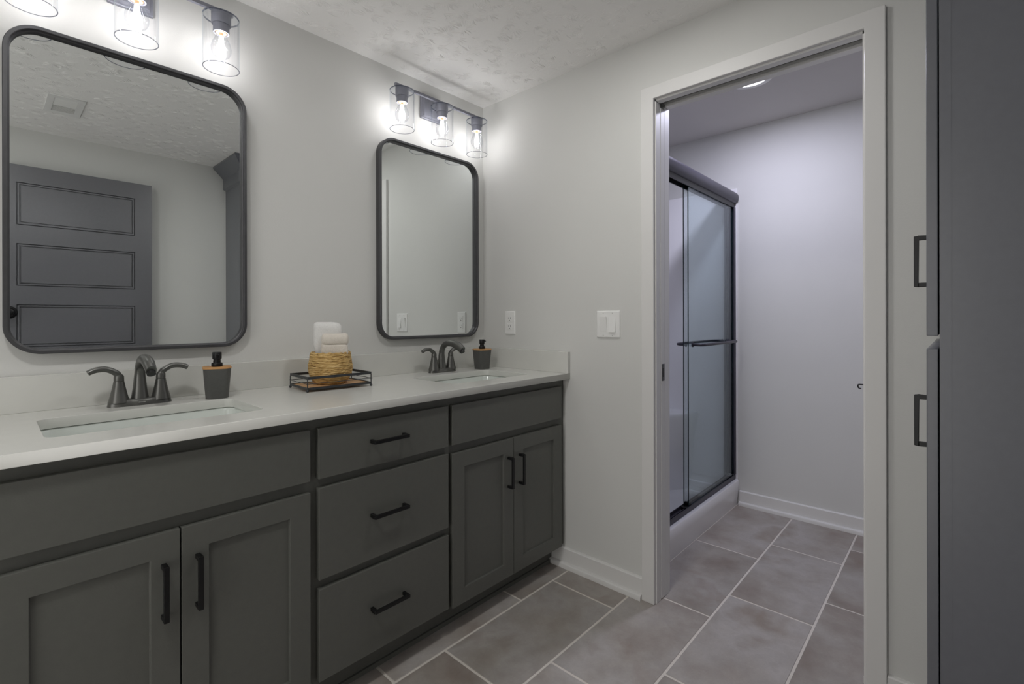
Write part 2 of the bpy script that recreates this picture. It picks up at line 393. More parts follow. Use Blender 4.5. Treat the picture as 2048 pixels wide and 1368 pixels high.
# second door, leaning open in front of the back wall (seen in the mirror)
def panel_door():
    y0, y1 = -2.235, -2.200; x0, x1 = -1.80, -1.0727; z0, z1 = .012, 2.078
    px0, px1 = -1.725, -1.165; zs = [(1.722, 1.975), (1.360, 1.612), (.995, 1.250), (.63, .885), (.24, .52)]
    bm = bmesh.new()
    box(bm, x0, x1, y0, y1 - .009, z0, z1)
    box(bm, x0, px0, y1 - .009, y1, z0, z1); box(bm, px1, x1, y1 - .009, y1, z0, z1)
    edges = [z1] + [v for a, b in zs for v in (b, a)] + [z0]
    for i in range(0, len(edges), 2): box(bm, px0, px1, y1 - .009, y1, edges[i + 1], edges[i])
    d = struct('door_2', bm, door_m, 'charcoal five-panel door reflected in the left mirror', 'door')
    for a, b in zs:
        bm = bmesh.new()
        fr = [(0.0, y1 - .009), (.004, y1 - .008), (.0055, y1 - .0005), (.0125, y1 - .0005), (.014, y1 - .008), (.0185, y1 - .008), (.020, y1 - .001)]
        loops = [[(px0 + e, y, a + e), (px1 - e, y, a + e), (px1 - e, y, b - e), (px0 + e, y, b - e)] for e, y in fr]
        loft(bm, loops, cap0=False, cap1=True)
        obj('panel', bm, door_m, d)
    # round knob on a rosette
    hx, hz = -1.757, 1.203
    bm = bmesh.new(); M_ = Matrix.Translation((hx, y1, hz)) @ Matrix.Rotation(-PI / 2, 4, 'X')
    lathe(bm, 0, 0, [(.037, 0), (.037, .003), (.034, .007), (.022, .010), (.012, .013), (.010, .022)], 36)
    for v in bm.verts: v.co = M_ @ v.co
    h = obj('handle', bm, black_m, d, smooth=True, angle=35)
    bm = bmesh.new(); lathe(bm, 0, 0, [(.010, .020), (.013, .030), (.023, .037), (.0275, .047), (.0270, .056), (.021, .063), (.008, .0665)], 36)
    for v in bm.verts: v.co = M_ @ v.co
    obj('knob', bm, black_m, h, smooth=True, angle=60)
    return d
panel_door()

# ================================================================ VANITY
YF, YD = -.5405, -.5605      # face frame front, door/drawer front faces
ZT, ZU = .9054, .8785        # counter top / underside
def carcass(x0, x1, rails):
    bm = bmesh.new(); yf, yb, zb, zt = YF + .019, -.004, .100, ZU - .0005
    box(bm, x0, x0 + .016, yf, yb, zb, zt); box(bm, x1 - .016, x1, yf, yb, zb, zt)
    box(bm, x0 + .016, x1 - .016, yf, yb, zb, zb + .016); box(bm, x0 + .016, x1 - .016, yb - .006, yb, zb + .016, zt)
    # face frame
    box(bm, x0, x0 + .03, YF, yf, zb, zt); box(bm, x1 - .03, x1, YF, yf, zb, zt)
    for a, b in rails: box(bm, x0 + .03, x1 - .03, YF, yf, a, b)
    return bm
def toe(x0, x1):
    bm = boxes((x0, x1, -.479, -.470, 0, .0995)); box(bm, x0, x1, -.486, -.479, 0, .016); return bm
def bar_handle(parent, cx, cz, vertical, axis='y', face=YD, L=.126, proj=.032, name='handle', w=.011, sgn=-1):
    """flat square bar pull; projects along sgn*y from the face"""
    bm = bmesh.new(); t = .0085; yo = face + sgn * proj
    if vertical:
        box(bm, cx - w / 2, cx + w / 2, yo, yo - sgn * t, cz - L / 2, cz + L / 2)
        for s in (-1, 1): box(bm, cx - w / 2, cx + w / 2, yo - sgn * t, face, cz + s * L / 2, cz + s * (L / 2 - .010))
    else:
        box(bm, cx - L / 2, cx + L / 2, yo, yo - sgn * t, cz - w / 2, cz + w / 2)
        for s in (-1, 1): box(bm, cx + s * L / 2, cx + s * (L / 2 - .010), yo - sgn * t, face, cz - w / 2, cz + w / 2)
    bmesh.ops.remove_doubles(bm, verts=bm.verts, dist=1e-5)
    return obj(name, bm, black_m, parent, bevel=.0012)
def shaker(parent, x0, x1, z0, z1, yfront=YD, yback=None, st=.0575, mat=None, sgn=-1):
    yback = YF - .0015 if yback is None else yback
    bm = bmesh.new()
    outer = [(x0, z0), (x1, z0), (x1, z1), (x0, z1)]; inner = [(x0 + st, z0 + st), (x1 - st, z0 + st), (x1 - st, z1 - st), (x0 + st, z1 - st)]
    yp = yfront - sgn * .008
    L = [[(x, yback, z) for x, z in outer], [(x, yfront, z) for x, z in outer], [(x, yfront, z) for x, z in inner], [(x, yp, z) for x, z in inner]]
    R = loft(bm, L, cap0=True, cap1=True)
    return obj('door', bm, mat or cab_m, parent, bevel=.0014)
def slab(parent, name, x0, x1, z0, z1):
    return obj(name, boxes((x0, x1, YD, YF - .0015, z0, z1)), cab_m, parent, bevel=.0016)
ZA, ZB, ZC_, ZD = .8465, .6995, .6680, .1045
def sink_base(x0, x1, d0, d1, label, hoff=.034):
    t = thing('vanity_cabinet', label, 'cabinet', (x0, 0, 0), group='cabinets of the double vanity')
    obj('cabinet_body', carcass(x0, x1, [(.100, .125), (.665, .705), (.840, ZU - .0005)]), cab_m, t)
    obj('toe_kick', toe(x0, x1), cab_m, t)
    slab(t, 'false_front', d0, d1, ZB, ZA); mid = (d0 + d1) / 2
    a = shaker(t, d0, mid - .0015, ZD, ZC_); b = shaker(t, mid + .0015, d1, ZD, ZC_)
    bar_handle(a, mid - hoff, .534, True); bar_handle(b, mid + hoff, .534, True)
    return t
sink_base(-1.880, -1.207, -1.843, -1.2195, 'dark grey sink cabinet nearest the viewer under the left mirror, two shaker doors')
sink_base(-.7045, -.0005, -.695, -.0375, 'dark grey sink cabinet in the corner under the right mirror, two shaker doors')
t = thing('drawer_cabinet', 'dark grey cabinet of three drawers between the two sink cabinets', 'cabinet', (-1.207, 0, 0), group='cabinets of the double vanity')
obj('cabinet_body', carcass(-1.207, -.7045, [(.100, .125), (.372, .412), (.665, .705), (.840, ZU - .0005)]), cab_m, t)
obj('toe_kick', toe(-1.207, -.7045), cab_m, t)
for z0, z1 in ((.6995, ZA), (.4075, .6735), (.1140, .3805)):
    d = slab(t, 'drawer', -1.195, -.7138, z0, z1); bar_handle(d, -.9665, (z0 + z1) / 2 + .006, False, L=.128)

# countertop with two sink cut-outs and splashes
ct = thing('countertop', 'long white quartz countertop with two sink cut-outs over the vanity', 'countertop', (-1.0, -.3, ZU))
SL, SR = (-1.757, -1.304, -.462, -.176), (-.602, -.150, -.462, -.176)
me = plate([(-1.90, -.5819), (-.0005, -.5819), (-.0005, -.0005), (-1.90, -.0005)], [rrect(*SL, .028), rrect(*SR, .028)], ZT - ZU, .0012)
for v in me.vertices: v.co.z += (ZT + ZU) / 2
obj('slab', me, stone_m, ct)
obj('backsplash', boxes((-1.90, -.0005, -.0205, -.0005, ZT, 1.0062)), stone_m, ct, bevel=.0012)
obj('side_splash', boxes((-.0205, -.0005, -.5819, -.0205, ZT, 1.0062)), stone_m, ct, bevel=.0012)
def sink(x0, x1, y0, y1, label):
    t = thing('sink', label, 'sink', ((x0 + x1) / 2, (y0 + y1) / 2, ZU - .15), group='undermount sinks'); bm = bmesh.new()
    z = ZU - .0015; e = .022
    def rl(g, zz, r): return [(a, b, zz) for a, b in rrect(x0 - g, x1 + g, y0 - g, y1 + g, r)]
    # outer rim, then down the inside, rounded into the floor
    L = [rl(e, z, .03), rl(.004, z, .034), rl(.001, z - .006, .034), rl(-.006, z - .095, .034), rl(-.014, z - .122, .036), rl(-.034, z - .134, .04), rl(-.07, z - .138, .05)]
    loft(bm, L, cap0=False, cap1=True)
    o = obj('basin', bm, porc_m, t, smooth=True, angle=60); s = o.modifiers.new('solid', 'SOLIDIFY'); s.thickness = .008; s.offset = -1
    bm = bmesh.new(); lathe(bm, (x0 + x1) / 2, (y0 + y1) / 2 + .03, [(.028, z - .1375), (.030, z - .1355), (.022, z - .135), (.02, z - .137)], 24); obj('drain', bm, bronze_m, t, smooth=True)
sink(*SL, 'white rectangular undermount sink under the left mirror'); sink(*SR, 'white rectangular undermount sink under the right mirror')

# ---------------------------------------------------------------- faucets
def faucet(cx, label):
    cy = -.090; z = ZT
    t = thing('faucet', label, 'faucet', (cx, cy, z), group='dark bronze centerset faucets')
    # base plate: pinched oval
    bm = bmesh.new(); loops = []
    for zz, g in ((z, 0), (z + .004, -.0005), (z + .016, -.003), (z + .019, -.006)):
        L = []
        for k in range(64):
            a = 2 * PI * k / 64; x = .0775 * math.cos(a); s = math.sin(a)
            xx = math.copysign(abs(math.cos(a)) ** .75, math.cos(a)) * (.0785 + g)
            yy = math.copysign(abs(s) ** .8, s) * (.0265 + g) * (1 - .16 * math.exp(-((abs(xx) - .026) / .014) ** 2))
            L.append((cx + xx, cy + yy, zz))
        loops.append(L)
    loft(bm, loops); obj('base_plate', bm, bronze_m, t, smooth=True, angle=50)
    obj('maker_mark', boxes((cx - .008, cx + .008, cy - .0245, cy - .0255, z + .0085, z + .0105)), screw_m, t)
    # spout: flared column bending into an arched spout
    bm = bmesh.new()
    pts = spline([(cx, cy + .006, z + .014), (cx, cy + .006, z + .05), (cx, cy + .006, z + .090), (cx, cy - .003, z + .116), (cx, cy - .030, z + .136), (cx, cy - .072, z + .139), (cx, cy - .116, z + .128), (cx, cy - .146, z + .110)], 7)
    rad = lin([.0235, .0175, .0138, .0132, .0134, .0152, .0172, .0160], 7); fl_ = [(1, 1)] * len(pts)
    n = len(pts); fl_ = [(1 + .16 * max(0, (i / n - .55)) / .45, 1 - .22 * max(0, (i / n - .55)) / .45) for i in range(n)]
    tube(bm, pts, rad, 24, flat=fl_); obj('spout', bm, bronze_m, t, smooth=True, angle=60)
    bm = bmesh.new(); tube(bm, [(cx, cy - .142, z + .108), (cx, cy - .1475, z + .1015)], .0110, 18); obj('aerator', bm, black_m, t, smooth=True)
    for s in (-1, 1):
        hx = cx + s * .051; bm = bmesh.new()
        lathe(bm, hx, cy, [(.0262, z + .012), (.0245, z + .018), (.0205, z + .034), (.0160, z + .055), (.0130, z + .072), (.0128, z + .0735)], 28)
        h = obj('handle', bm, bronze_m, t, smooth=True, angle=60)
        bm = bmesh.new(); lathe(bm, hx, cy, [(.0122, z + .0742), (.0125, z + .0755), (.0122, z + .088), (.010, z + .093)], 24)
        tube(bm, spline([(hx - s * .004, cy, z + .084), (hx + s * .006, cy - .001, z + .098), (hx + s * .028, cy - .002, z + .111), (hx + s * .052, cy - .003, z + .111), (hx + s * .070, cy - .004, z + .1035)], 6),
             lin([.009, .0104, .0098, .0096, .0092], 6), 16, flat=[(1.0, .85)] * 25)
        obj('lever', bm, bronze_m, h, smooth=True, angle=60)
    bm = bmesh.new(); tube(bm, [(cx, cy + .030, z), (cx, cy + .030, z + .048)], .0024, 10)
    lathe(bm, cx, cy + .030, [(.002, z + .046), (.0055, z + .049), (.0062, z + .053), (.005, z + .057), (.002, z + .059)], 16)
    obj('lift_rod', bm, bronze_m, t, smooth=True)
faucet(-1.527, 'dark bronze two-handle faucet behind the left sink, its spout over the basin nearest the viewer')
faucet(-.3600, 'dark bronze two-handle faucet behind the right sink near the corner')

# ---------------------------------------------------------------- soap dispensers
def dispenser(x, y, rz, label):
    t = thing('soap_dispenser', label, 'soap dispenser', (x, y, ZT), rz, group='grey soap dispensers'); bm = bmesh.new()
    def sq(h, r, zz): return [(a, b, zz) for a, b in rrect(-h, h, -h, h, r * 1.7, 8)]
    loft(bm, [sq(.0310, .010, 0), sq(.0322, .011, .001), sq(.0392, .012, .0950), sq(.0395, .012, .0955)])
    obj('bottle', bm, disp_m, t, smooth=True, angle=50, local=True)
    bm = bmesh.new(); loft(bm, [sq(.0398, .012, .0957), sq(.0405, .012, .0965), sq(.0405, .012, .1005), sq(.0392, .012, .1015)]); obj('lid', bm, bamboo_m, t, smooth=True, angle=40, local=True)
    bm = bmesh.new(); lathe(bm, 0, 0, [(.0155, .1017), (.0162, .103), (.0162, .112), (.0152, .1140), (.0110, .1145), (.0110, .1215)], 24)
    obj('pump_collar', bm, black_m, t, smooth=True, local=True)
    bm = bmesh.new(); lathe(bm, 0, 0, [(.0095, .1215), (.0105, .122), (.0105, .126), (.0130, .1265), (.0135, .128), (.0135, .1475), (.0125, .149)], 24)
    tube(bm, [(0, -.006, .143), (0, -.0225, .142), (0, -.0255, .140)], [.0042, .0036, .003], 12)
    obj('pump_head', bm, black_m, t, smooth=True, local=True)
dispenser(-1.331, -.126, math.radians(-14), 'grey soap dispenser with bamboo lid beside the left faucet')
dispenser(-.1340, -.128, math.radians(0), 'grey soap dispenser with bamboo lid in the corner right of the right faucet')

# ---------------------------------------------------------------- tray, basket, towels
TX, TY, TA = -.963, -.1745, math.radians(-3.45); HW, HD = .1205, .0835
t = thing('tray', 'black wire tray with a pale wood base on the countertop between the sinks', 'tray', (TX, TY, ZT), TA)
def band(z0, z1, w, grow=0):
    bm = bmesh.new(); a, b = HW + grow, HD + grow
    box(bm, -a, a, -b, -b + w, z0, z1); box(bm, -a, a, b - w, b, z0, z1); box(bm, -a, -a + w, -b + w, b - w, z0, z1); box(bm, a - w, a, -b + w, b - w, z0, z1); return bm
obj('rim', band(.0455, .0545, .003), tray_m, t, local=True)
obj('lower_rail', band(.0085, .0165, .003), tray_m, t, local=True)
obj('tray_base', boxes((-HW + .0035, HW - .0035, -HD + .0035, HD - .0035, .009, .0135)), traywood_m, t, local=True)
for zz in (.0300,):
    bm = bmesh.new(); e = .0015
    for (x0, y0), (x1, y1) in (((-HW - .003, -HD - e), (HW + .003, -HD - e)), ((-HW - .003, HD + e), (HW + .003, HD + e)), ((-HW - e, -HD - .003), (-HW - e, HD + .003)), ((HW + e, -HD - .003), (HW + e, HD + .003))):
        tube(bm, [(x0, y0, zz), (x1, y1, zz)], .0012, 8)
    obj('wire', bm, tray_m, t, smooth=True, local=True)
for sx in (-1, 1):
    for sy in (-1, 1):
        bm = bmesh.new(); x, y = sx * (HW - .001), sy * (HD - .001); tube(bm, [(x, y, .006), (x, y, .046)], .0019, 10)
        bmesh.ops.create_uvsphere(bm, u_segments=16, v_segments=10, radius=.0048, matrix=Matrix.Translation((x, y, .0048)))
        obj('foot', bm, tray_m, t, smooth=True, local=True)
# basket: coil after coil of rope
BX, BY, BZ = -.963, -.170, ZT + .0137
t = thing('basket', 'small round woven seagrass basket holding towels on the black tray', 'basket', (BX, BY, BZ))
bm = bmesh.new()
ctrl = [(.048, .003), (.060, .013), (.069, .027), (.0735, .042), (.0755, .058), (.0750, .070), (.0728, .084), (.0705, .098), (.0692, .109)]
prof = []
for ci in range(21):
    f = ci / 20 * (len(ctrl) - 1); i0 = min(int(f), len(ctrl) - 2); tt = f - i0
    prof.append((ctrl[i0][0] * (1 - tt) + ctrl[i0 + 1][0] * tt, ctrl[i0][1] * (1 - tt) + ctrl[i0 + 1][1] * tt))
SEG = 84
for ci, (r, zz) in enumerate(prof):
    ph = random.random() * 6; pts = []; rr_ = random.uniform(.9, 1.12)
    for k in range(SEG):
        a = 2 * PI * k / SEG
        w = noise.noise(Vector((math.cos(a) * 2.5, math.sin(a) * 2.5, ci * 1.7)))
        w2 = noise.noise(Vector((math.cos(a) * 7, math.sin(a) * 7, ci * 2.9)))
        pts.append((r * math.cos(a) * (1 + w * .014 + w2 * .012), r * math.sin(a) * (1 + w * .014 + w2 * .012), zz + w * .0022 + w2 * .0012))
    tube(bm, pts, [.0033 * rr_ * (1 + .25 * math.sin(k * 1.9 + ph) + .22 * random.random()) for k in range(SEG)], 7, closed=True)
lathe(bm, 0, 0, [(.048, 0.0), (.060, .012), (.070, .03), (.0735, .055), (.071, .085), (.067, .108), (.064, .108), (.068, .085), (.070, .055), (.066, .03), (.056, .014), (.04, .006)], 48, cap=True)
obj('weave', bm, grass_m, t, smooth=True, local=True, angle=80)
bm = bmesh.new(); pts = []
for k in range(96):
    a = 2 * PI * k / 96; pts.append((.0675 * math.cos(a) + .0012 * math.cos(k * 1.3), .0675 * math.sin(a) + .0012 * math.sin(k * 1.3), .1145 + .0015 * math.sin(k * 1.3)))
tube(bm, pts, [.0042 + .0012 * math.sin(k * .9) for k in range(96)], 8, closed=True); obj('rim', bm, grass_m, t, smooth=True, local=True)

def soft(bm, amp, sc, seed):
    for v in bm.verts:
        n = Vector((noise.noise(v.co * sc + Vector((seed, 0, 0))), noise.noise(v.co * sc + Vector((0, seed, 9))), noise.noise(v.co * sc + Vector((5, 0, seed))))); v.co += n * amp
def towel(sections, depth, xc, yc, rz, seed, mat, label, amp=.0020):
    """folded towel: sections = half-widths (left, right) at heights; rounded-rectangle cross sections with a soft fold at the top"""
    bm = bmesh.new(); loops = []
    for z, l, r, d in sections:
        loops.append([(a, b, z) for a, b in rrect(-l, r, -d / 2, d / 2, min(d / 2 - .001, .014), 5)])
    loft(bm, loops)
    bmesh.ops.subdivide_edges(bm, edges=[e for e in bm.edges if e.calc_length() > .02], cuts=5, use_grid_fill=True)
    soft(bm, amp, 30, seed); soft(bm, amp * .35, 150, seed + 3)
    mt = Matrix.Translation((xc, yc, 0)) @ Matrix.Rotation(rz, 4, 'Z')
    for v in bm.verts: v.co = mt @ v.co
    return bm
zb = BZ + .020; RZ = math.radians(-22)
def D(px, py): return (BX + px * math.cos(RZ) - py * math.sin(RZ), BY + px * math.sin(RZ) + py * math.cos(RZ))
x_, y_ = D(-.006, .012)
bm = towel([(zb, .045, .045, .05), (zb + .06, .049, .046, .056), (zb + .10, .0475, .047, .054), (zb + .125, .052, .048, .056), (zb + .16, .053, .047, .056), (zb + .190, .054, .047, .054), (zb + .2015, .0535, .044, .048), (zb + .2085, .050, .030, .036), (zb + .2105, .044, .010, .020)], .05, x_, y_, RZ, 1.0, towel_w, '')
o = obj('towel', bm, towel_w, smooth=True, sub=1, angle=180); tag(o, 'tall white folded towel standing at the back of the basket', 'towel', 'folded towels in the basket')
x_, y_ = D(.010, -.034)
o = obj('towel', towel([(zb + .012, .036, .040, .022), (zb + .06, .043, .046, .028), (zb + .10, .046, .049, .032), (zb + .124, .045, .049, .034), (zb + .1305, .043, .046, .026)], .03, x_, y_, RZ, 4.0, towel_c, '', .0026), towel_c, smooth=True, sub=1, angle=180)
tag(o, 'shorter cream folded towel with a doubled-over top at the front of the basket', 'towel', 'folded towels in the basket')
x2, y2 = D(.011, -.036)
bm = towel([(zb + .1270, .040, .046, .024), (zb + .1315, .045, .050, .034), (zb + .146, .045, .051, .040), (zb + .159, .045, .049, .036), (zb + .1665, .042, .046, .024), (zb + .169, .034, .040, .010)], .03, x2, y2, RZ, 9.0, towel_c, '', .0028)
# the fold that joins both layers at the left edge
fx, fy = D(-.024, -.036); tube(bm, [(fx, fy, zb + .100), (fx - .001, fy, zb + .120), (fx, fy, zb + .145)], [.010, .0125, .011], 12)
obj('folded_top', bm, towel_c, o, smooth=True, sub=1, angle=180)

# ================================================================ MIRRORS
def mirror(x0, x1, z0, z1, label):
    t = thing('mirror', label, 'mirror', ((x0 + x1) / 2, 0, z0), group='round-cornered wall mirrors'); R = .078; D = .0325
    def rl(g, y, ): return [(a, y, b) for a, b in rrect(x0 + g, x1 - g, z0 + g, z1 - g, max(R - g, .01), 14)]
    bm = bmesh.new(); loft(bm, [rl(0, -.001), rl(0, -D + .0015), rl(.0015, -D), rl(.009, -D), rl(.0105, -D + .0015), rl(.0105, -D + .008), rl(.014, -D + .010), rl(.014, -.001)], close=True)
    obj('frame', bm, frame_m, t, smooth=True, angle=30)
    bm = bmesh.new(); loft(bm, [rl(.0142, -.004), rl(.0142, -.0120)]); obj('mirror_glass', bm, mirror_m, t)
mirror(-1.8134, -1.2076, 1.0660, 1.9800, 'large rounded black-framed mirror over the left sink, nearest the viewer')
mirror(-.6635, -.0640, 1.0660, 1.9810, 'rounded black-framed mirror over the right sink near the corner')

# ================================================================ VANITY LIGHTS
def vanity_light(cx, label):
    yb = -.098; pitch = .2265; zbar = 2.1900
    t = thing('vanity_light', label, 'wall light', (cx, 0, 2.19), group='three-lamp vanity lights'); bm = bmesh.new()
    def sq(h, y, zc=2.190): return [(a, y, b) for a, b in rrect(cx - h, cx + h, zc - h, zc + h, .002, 2)]
    loft(bm, [sq(.0575, -.0005), sq(.0575, -.012), sq(.055, -.014), sq(.050, -.014), sq(.048, -.017), sq(.046, -.022), sq(.044, -.023)])
    obj('backplate', bm, fixture_m, t, smooth=True, angle=30)
    bm = bmesh.new(); tube(bm, [(cx, -.022, zbar - .01), (cx, yb, zbar)], .006, 14); obj('arm', bm, fixture_m, t, smooth=True)
    obj('bar', boxes((cx - pitch - .036, cx + pitch + .036, yb - .006, yb + .006, zbar - .003, zbar + .009)), fixture_m, t, bevel=.0008)
    for i in (-1, 0, 1):
        x = cx + i * pitch; zt = zbar - .004; bm = bmesh.new()
        lathe(bm, x, yb, [(.012, zt + .002), (.0285, zt + .001), (.0290, zt - .002), (.0290, zt - .036), (.0275, zt - .0385), (.0240, zt - .039), (.0240, zt - .064), (.0232, zt - .066), (.0195, zt - .066), (.0190, zt - .056)], 36)
        s = obj('socket', bm, fixture_m, t, smooth=True, angle=35)
        # clear glass cylinder: closed shoulder at the top, open below
        g0 = zt - .012; g1 = g0 - .172; rO = .0535; bm = bmesh.new()
        lathe(bm, x, yb, [(.0292, g0), (rO - .002, g0), (rO, g0 - .002), (rO, g1)], 64, cap=False)
        sh = obj('shade', bm, clear_m, t, smooth=True, angle=60)
        bm = bmesh.new(); lathe(bm, x, yb, [(rO - .0020, g1 - .0007), (rO - .0020, g1 + .0007), (rO + .0001, g1 + .0007), (rO + .0001, g1 - .0007)], 64, close=True)
        obj('glass_rim', bm, rim_m, sh, smooth=True, angle=60); bm = bmesh.new()
        lathe(bm, x, yb, [(rO - .0030, g0 - .0030), (rO - .0030, g0 + .0004), (rO + .0003, g0 + .0004), (rO + .0003, g0 - .0030)], 64, close=True)
        obj('glass_rim', bm, rim_m, sh, smooth=True, angle=60)
        # bulb
        b0 = zt - .062; bm = bmesh.new()
        lathe(bm, x, yb, [(.0135, b0), (.0145, b0 - .008), (.0190, b0 - .022), (.0270, b0 - .038), (.0305, b0 - .053), (.0295, b0 - .067), (.0240, b0 - .079), (.0140, b0 - .087), (.0035, b0 - .0895)], 36, cap=False)
        bu = obj('bulb', bm, clear_m, t, smooth=True, angle=80)
        bm = bmesh.new(); lathe(bm, x, yb, [(.0180, b0 + .010), (.0180, b0 - .001), (.0155, b0 - .004), (.006, b0 - .004), (.004, b0 - .012)], 28); obj('bulb_base', bm, brass_m, bu, smooth=True)
        bm = bmesh.new()
        for k in range(4):
            a = PI / 4 + k * PI / 2; tube(bm, [(x + .004 * math.cos(a), yb + .004 * math.sin(a), b0 - .016), (x + .010 * math.cos(a + .5), yb + .010 * math.sin(a + .5), b0 - .066)], .0024, 8)
        lathe(bm, x, yb, [(.0028, b0 - .010), (.0024, b0 - .058)], 10)
        obj('filament', bm, fil_m, bu, smooth=True)
        light('bulb_light', 'POINT', (x, yb, b0 - .045), BULB_W, BULB_C, bu, shadow_soft_size=.014)
vanity_light(-.3655, 'dark three-lamp vanity light with clear glass cylinders above the right mirror')
vanity_light(-1.5350, 'dark three-lamp vanity light with clear glass cylinders above the left mirror')

# ================================================================ OUTLET, SWITCHES
def screw(bm, y, z): 
    r = lathe(bm, 0, 0, [(.0026, 0), (.0026, .0008), (.001, .001)], 12)
def wallplate(y0, y1, z0, z1):
    bm = bmesh.new()
    def rl(g, x): return [(x, a, b) for a, b in rrect(y0 + g, y1 - g, z0 + g, z1 - g, .003, 3)]
    loft(bm, [rl(0, -.0003), rl(0, -.003), rl(.003, -.0058), rl(.006, -.0062)]); return bm
yc, zc = -.2018, 1.1390
t = thing('outlet', 'white duplex power outlet on the grey wall above the side splash', 'power outlet', (0, yc, 1.078))
obj('cover_plate', wallplate(yc - .0352, yc + .0352, 1.0785, 1.1995), plast_m, t, smooth=True, angle=30)
for dz in (.0205, -.0205):
    bm = boxes((-.0078, -.006, yc - .0165, yc + .0165, zc + dz - .0165, zc + dz + .0165)); u = obj('receptacle', bm, plast_m, t, bevel=.0015)
    obj('slots', boxes((-.0082, -.0075, yc - .0078, yc - .0060, zc + dz - .002, zc + dz + .0085), (-.0082, -.0075, yc + .0060, yc + .0078, zc + dz - .001, zc + dz + .0080), (-.0082, -.0075, yc - .0022, yc + .0022, zc + dz - .0115, zc + dz - .0065)), slot_m, u)
yc = -.7885; zc = 1.135
t = thing('light_switch', 'white double rocker light switch on the wall beside the door casing', 'light switch', (0, yc, 1.0765))
obj('cover_plate', wallplate(yc - .0585, yc + .0585, 1.0765, 1.1945), plast_m, t, smooth=True, angle=30)
for dy, upd in ((.023, 1), (-.023, -1)):
    y0, y1 = yc + dy - .0165, yc + dy + .0165; bm = bmesh.new(); z0, z1 = zc - .0335, zc + .0335
    tpx, btx = (-.0125, -.0065) if upd < 0 else (-.0065, -.0105)
    tpx, btx = (-.0062, -.0128) if upd < 0 else (-.0122, -.0064)
    loft(bm, [[(-.006, y0, z0), (-.006, y1, z0), (-.006, y1, z1), (-.006, y0, z1)], [(btx, y0, z0), (btx, y1, z0), (tpx, y1, z1), (tpx, y0, z1)]])
    obj('rocker', bm, plast_m, t, bevel=.0006)
    for sz in (-1, 1):
        obj('screw', boxes((-.0068, -.006, yc + dy - .0022, yc + dy + .0022, zc + sz * .0485 - .0022, zc + sz * .0485 + .0022)), screw_m, t, bevel=.0006)

# ================================================================ TALL CABINET
XP, PYF = -.597, -1.8880
t = thing('tall_cabinet', 'charcoal tall linen cabinet standing against the right wall at the picture edge', 'cabinet', (-.3, -2.05, 0))
obj('cabinet_body', boxes((XP, -.001, PYF - .0015, YB + .002, .10, 2.16), (XP + .03, -.001, PYF - .07, YB + .002, 0, .10)), pantry_m, t, bevel=.001, segs=1)
obj('frame_strip', boxes((XP - .0006, XP + .002, PYF - .0188, PYF - .0016, .10, 2.16)), pantry_m, t)
for z0, z1, hz in ((1.1275, 2.10, 1.2965), (.115, 1.1025, .9180)):
    for x0, x1, hx in ((XP + .004, -.3015, -.334), (-.2985, -.006, -.266)):
        d = shaker(t, x0, x1, z0, z1, yfront=PYF + .018, yback=PYF + .0005, mat=pantry_m, sgn=1)
        if hx == -.334: bar_handle(d, hx, hz, True, face=PYF + .018, L=.121, proj=.0325, sgn=1)
# crown: frieze plus splayed cornice up to the ceiling
bm = bmesh.new(); y_ = PYF + .022
def cr(g, z): return [(XP - g, YB + .002, z), (XP - g, y_ + g, z), (-.001, y_ + g, z), (-.001, YB + .002, z)]
loft(bm, [cr(.0, 2.14), cr(.018, 2.15), cr(.018, 2.228), cr(.022, 2.232), cr(.085, 2.298), cr(.085, 2.3125)])
obj('crown', bm, pantry_m, t, bevel=.001, segs=1)

# ================================================================ CEILING VENT (seen in the mirror)
t = thing('ceiling_vent', 'white louvred ceiling vent reflected in the left mirror', 'vent', (-1.557, -1.652, ZC))
me = plate([(-1.632, -1.80), (-1.484, -1.80), (-1.484, -1.50), (-1.632, -1.50)], [[(-1.604, -1.757), (-1.512, -1.757), (-1.512, -1.538), (-1.604, -1.538)]], .006, .001)
for v in me.vertices: v.co.z += ZC - .0032
obj('vent_frame', me, plast_m, t)
bm = bmesh.new()
for k in range(18):
    y = -1.750 + k * .0122
    if abs(y + 1.6475) < .005: continue
    s_ = 1 if y > -1.6475 else -1
    loft(bm, [[(x, y - .004 * s_, ZC - .007), (x, y + .003 * s_, ZC - .001), (x, y + .004 * s_, ZC - .0015), (x, y - .003 * s_, ZC - .008)] for x in (-1.603, -1.513)])
box(bm, -1.604, -1.512, -1.6505, -1.6445, ZC - .008, ZC - .001)
obj('louvres', bm, plast_m, t)

# ================================================================ DOWNLIGHTS
def downlight(x, y, z, label, lens, power, color, r=.072, group=None):
    t = thing('downlight', label, 'ceiling light', (x, y, z), group=group); bm = bmesh.new()
    lathe(bm, x, y, [(r + .028, z), (r + .027, z - .004), (r + .008, z - .007), (r, z - .006), (r - .001, z - .0035), (r + .002, z)], 48, close=True)
    obj('trim_ring', bm, plast_m, t, smooth=True, angle=50)
    bm = bmesh.new(); lathe(bm, x, y, [(r - .0015, z - .001), (r - .0015, z - .0038)], 48); obj('lens', bm, lens, t)
    L = light('lamp', 'AREA', (x, y, z - .008), power, color, t, shape='DISK', size=2 * r)
    return t
downlight(.700, -1.165, ZS, 'round white recessed downlight, lit, in the shower room ceiling', canlens_m, CAN_W, CAN_C)
downlight(-2.02, -1.12, ZC, 'added fill lamp shaped as a downlight, out of view over the near end of the vanity', fill_lens_m, FILL_W, FILL_C, r=.09)  # added outside the view to supply even fill light
downlight(-.62, -1.12, ZC, 'added fill lamp shaped as a downlight, out of view over the floor before the right sink', fill_lens_m, FILL_W * .6, FILL_C, r=.09)  # second added fill lamp, placed where neither view nor mirrors show it

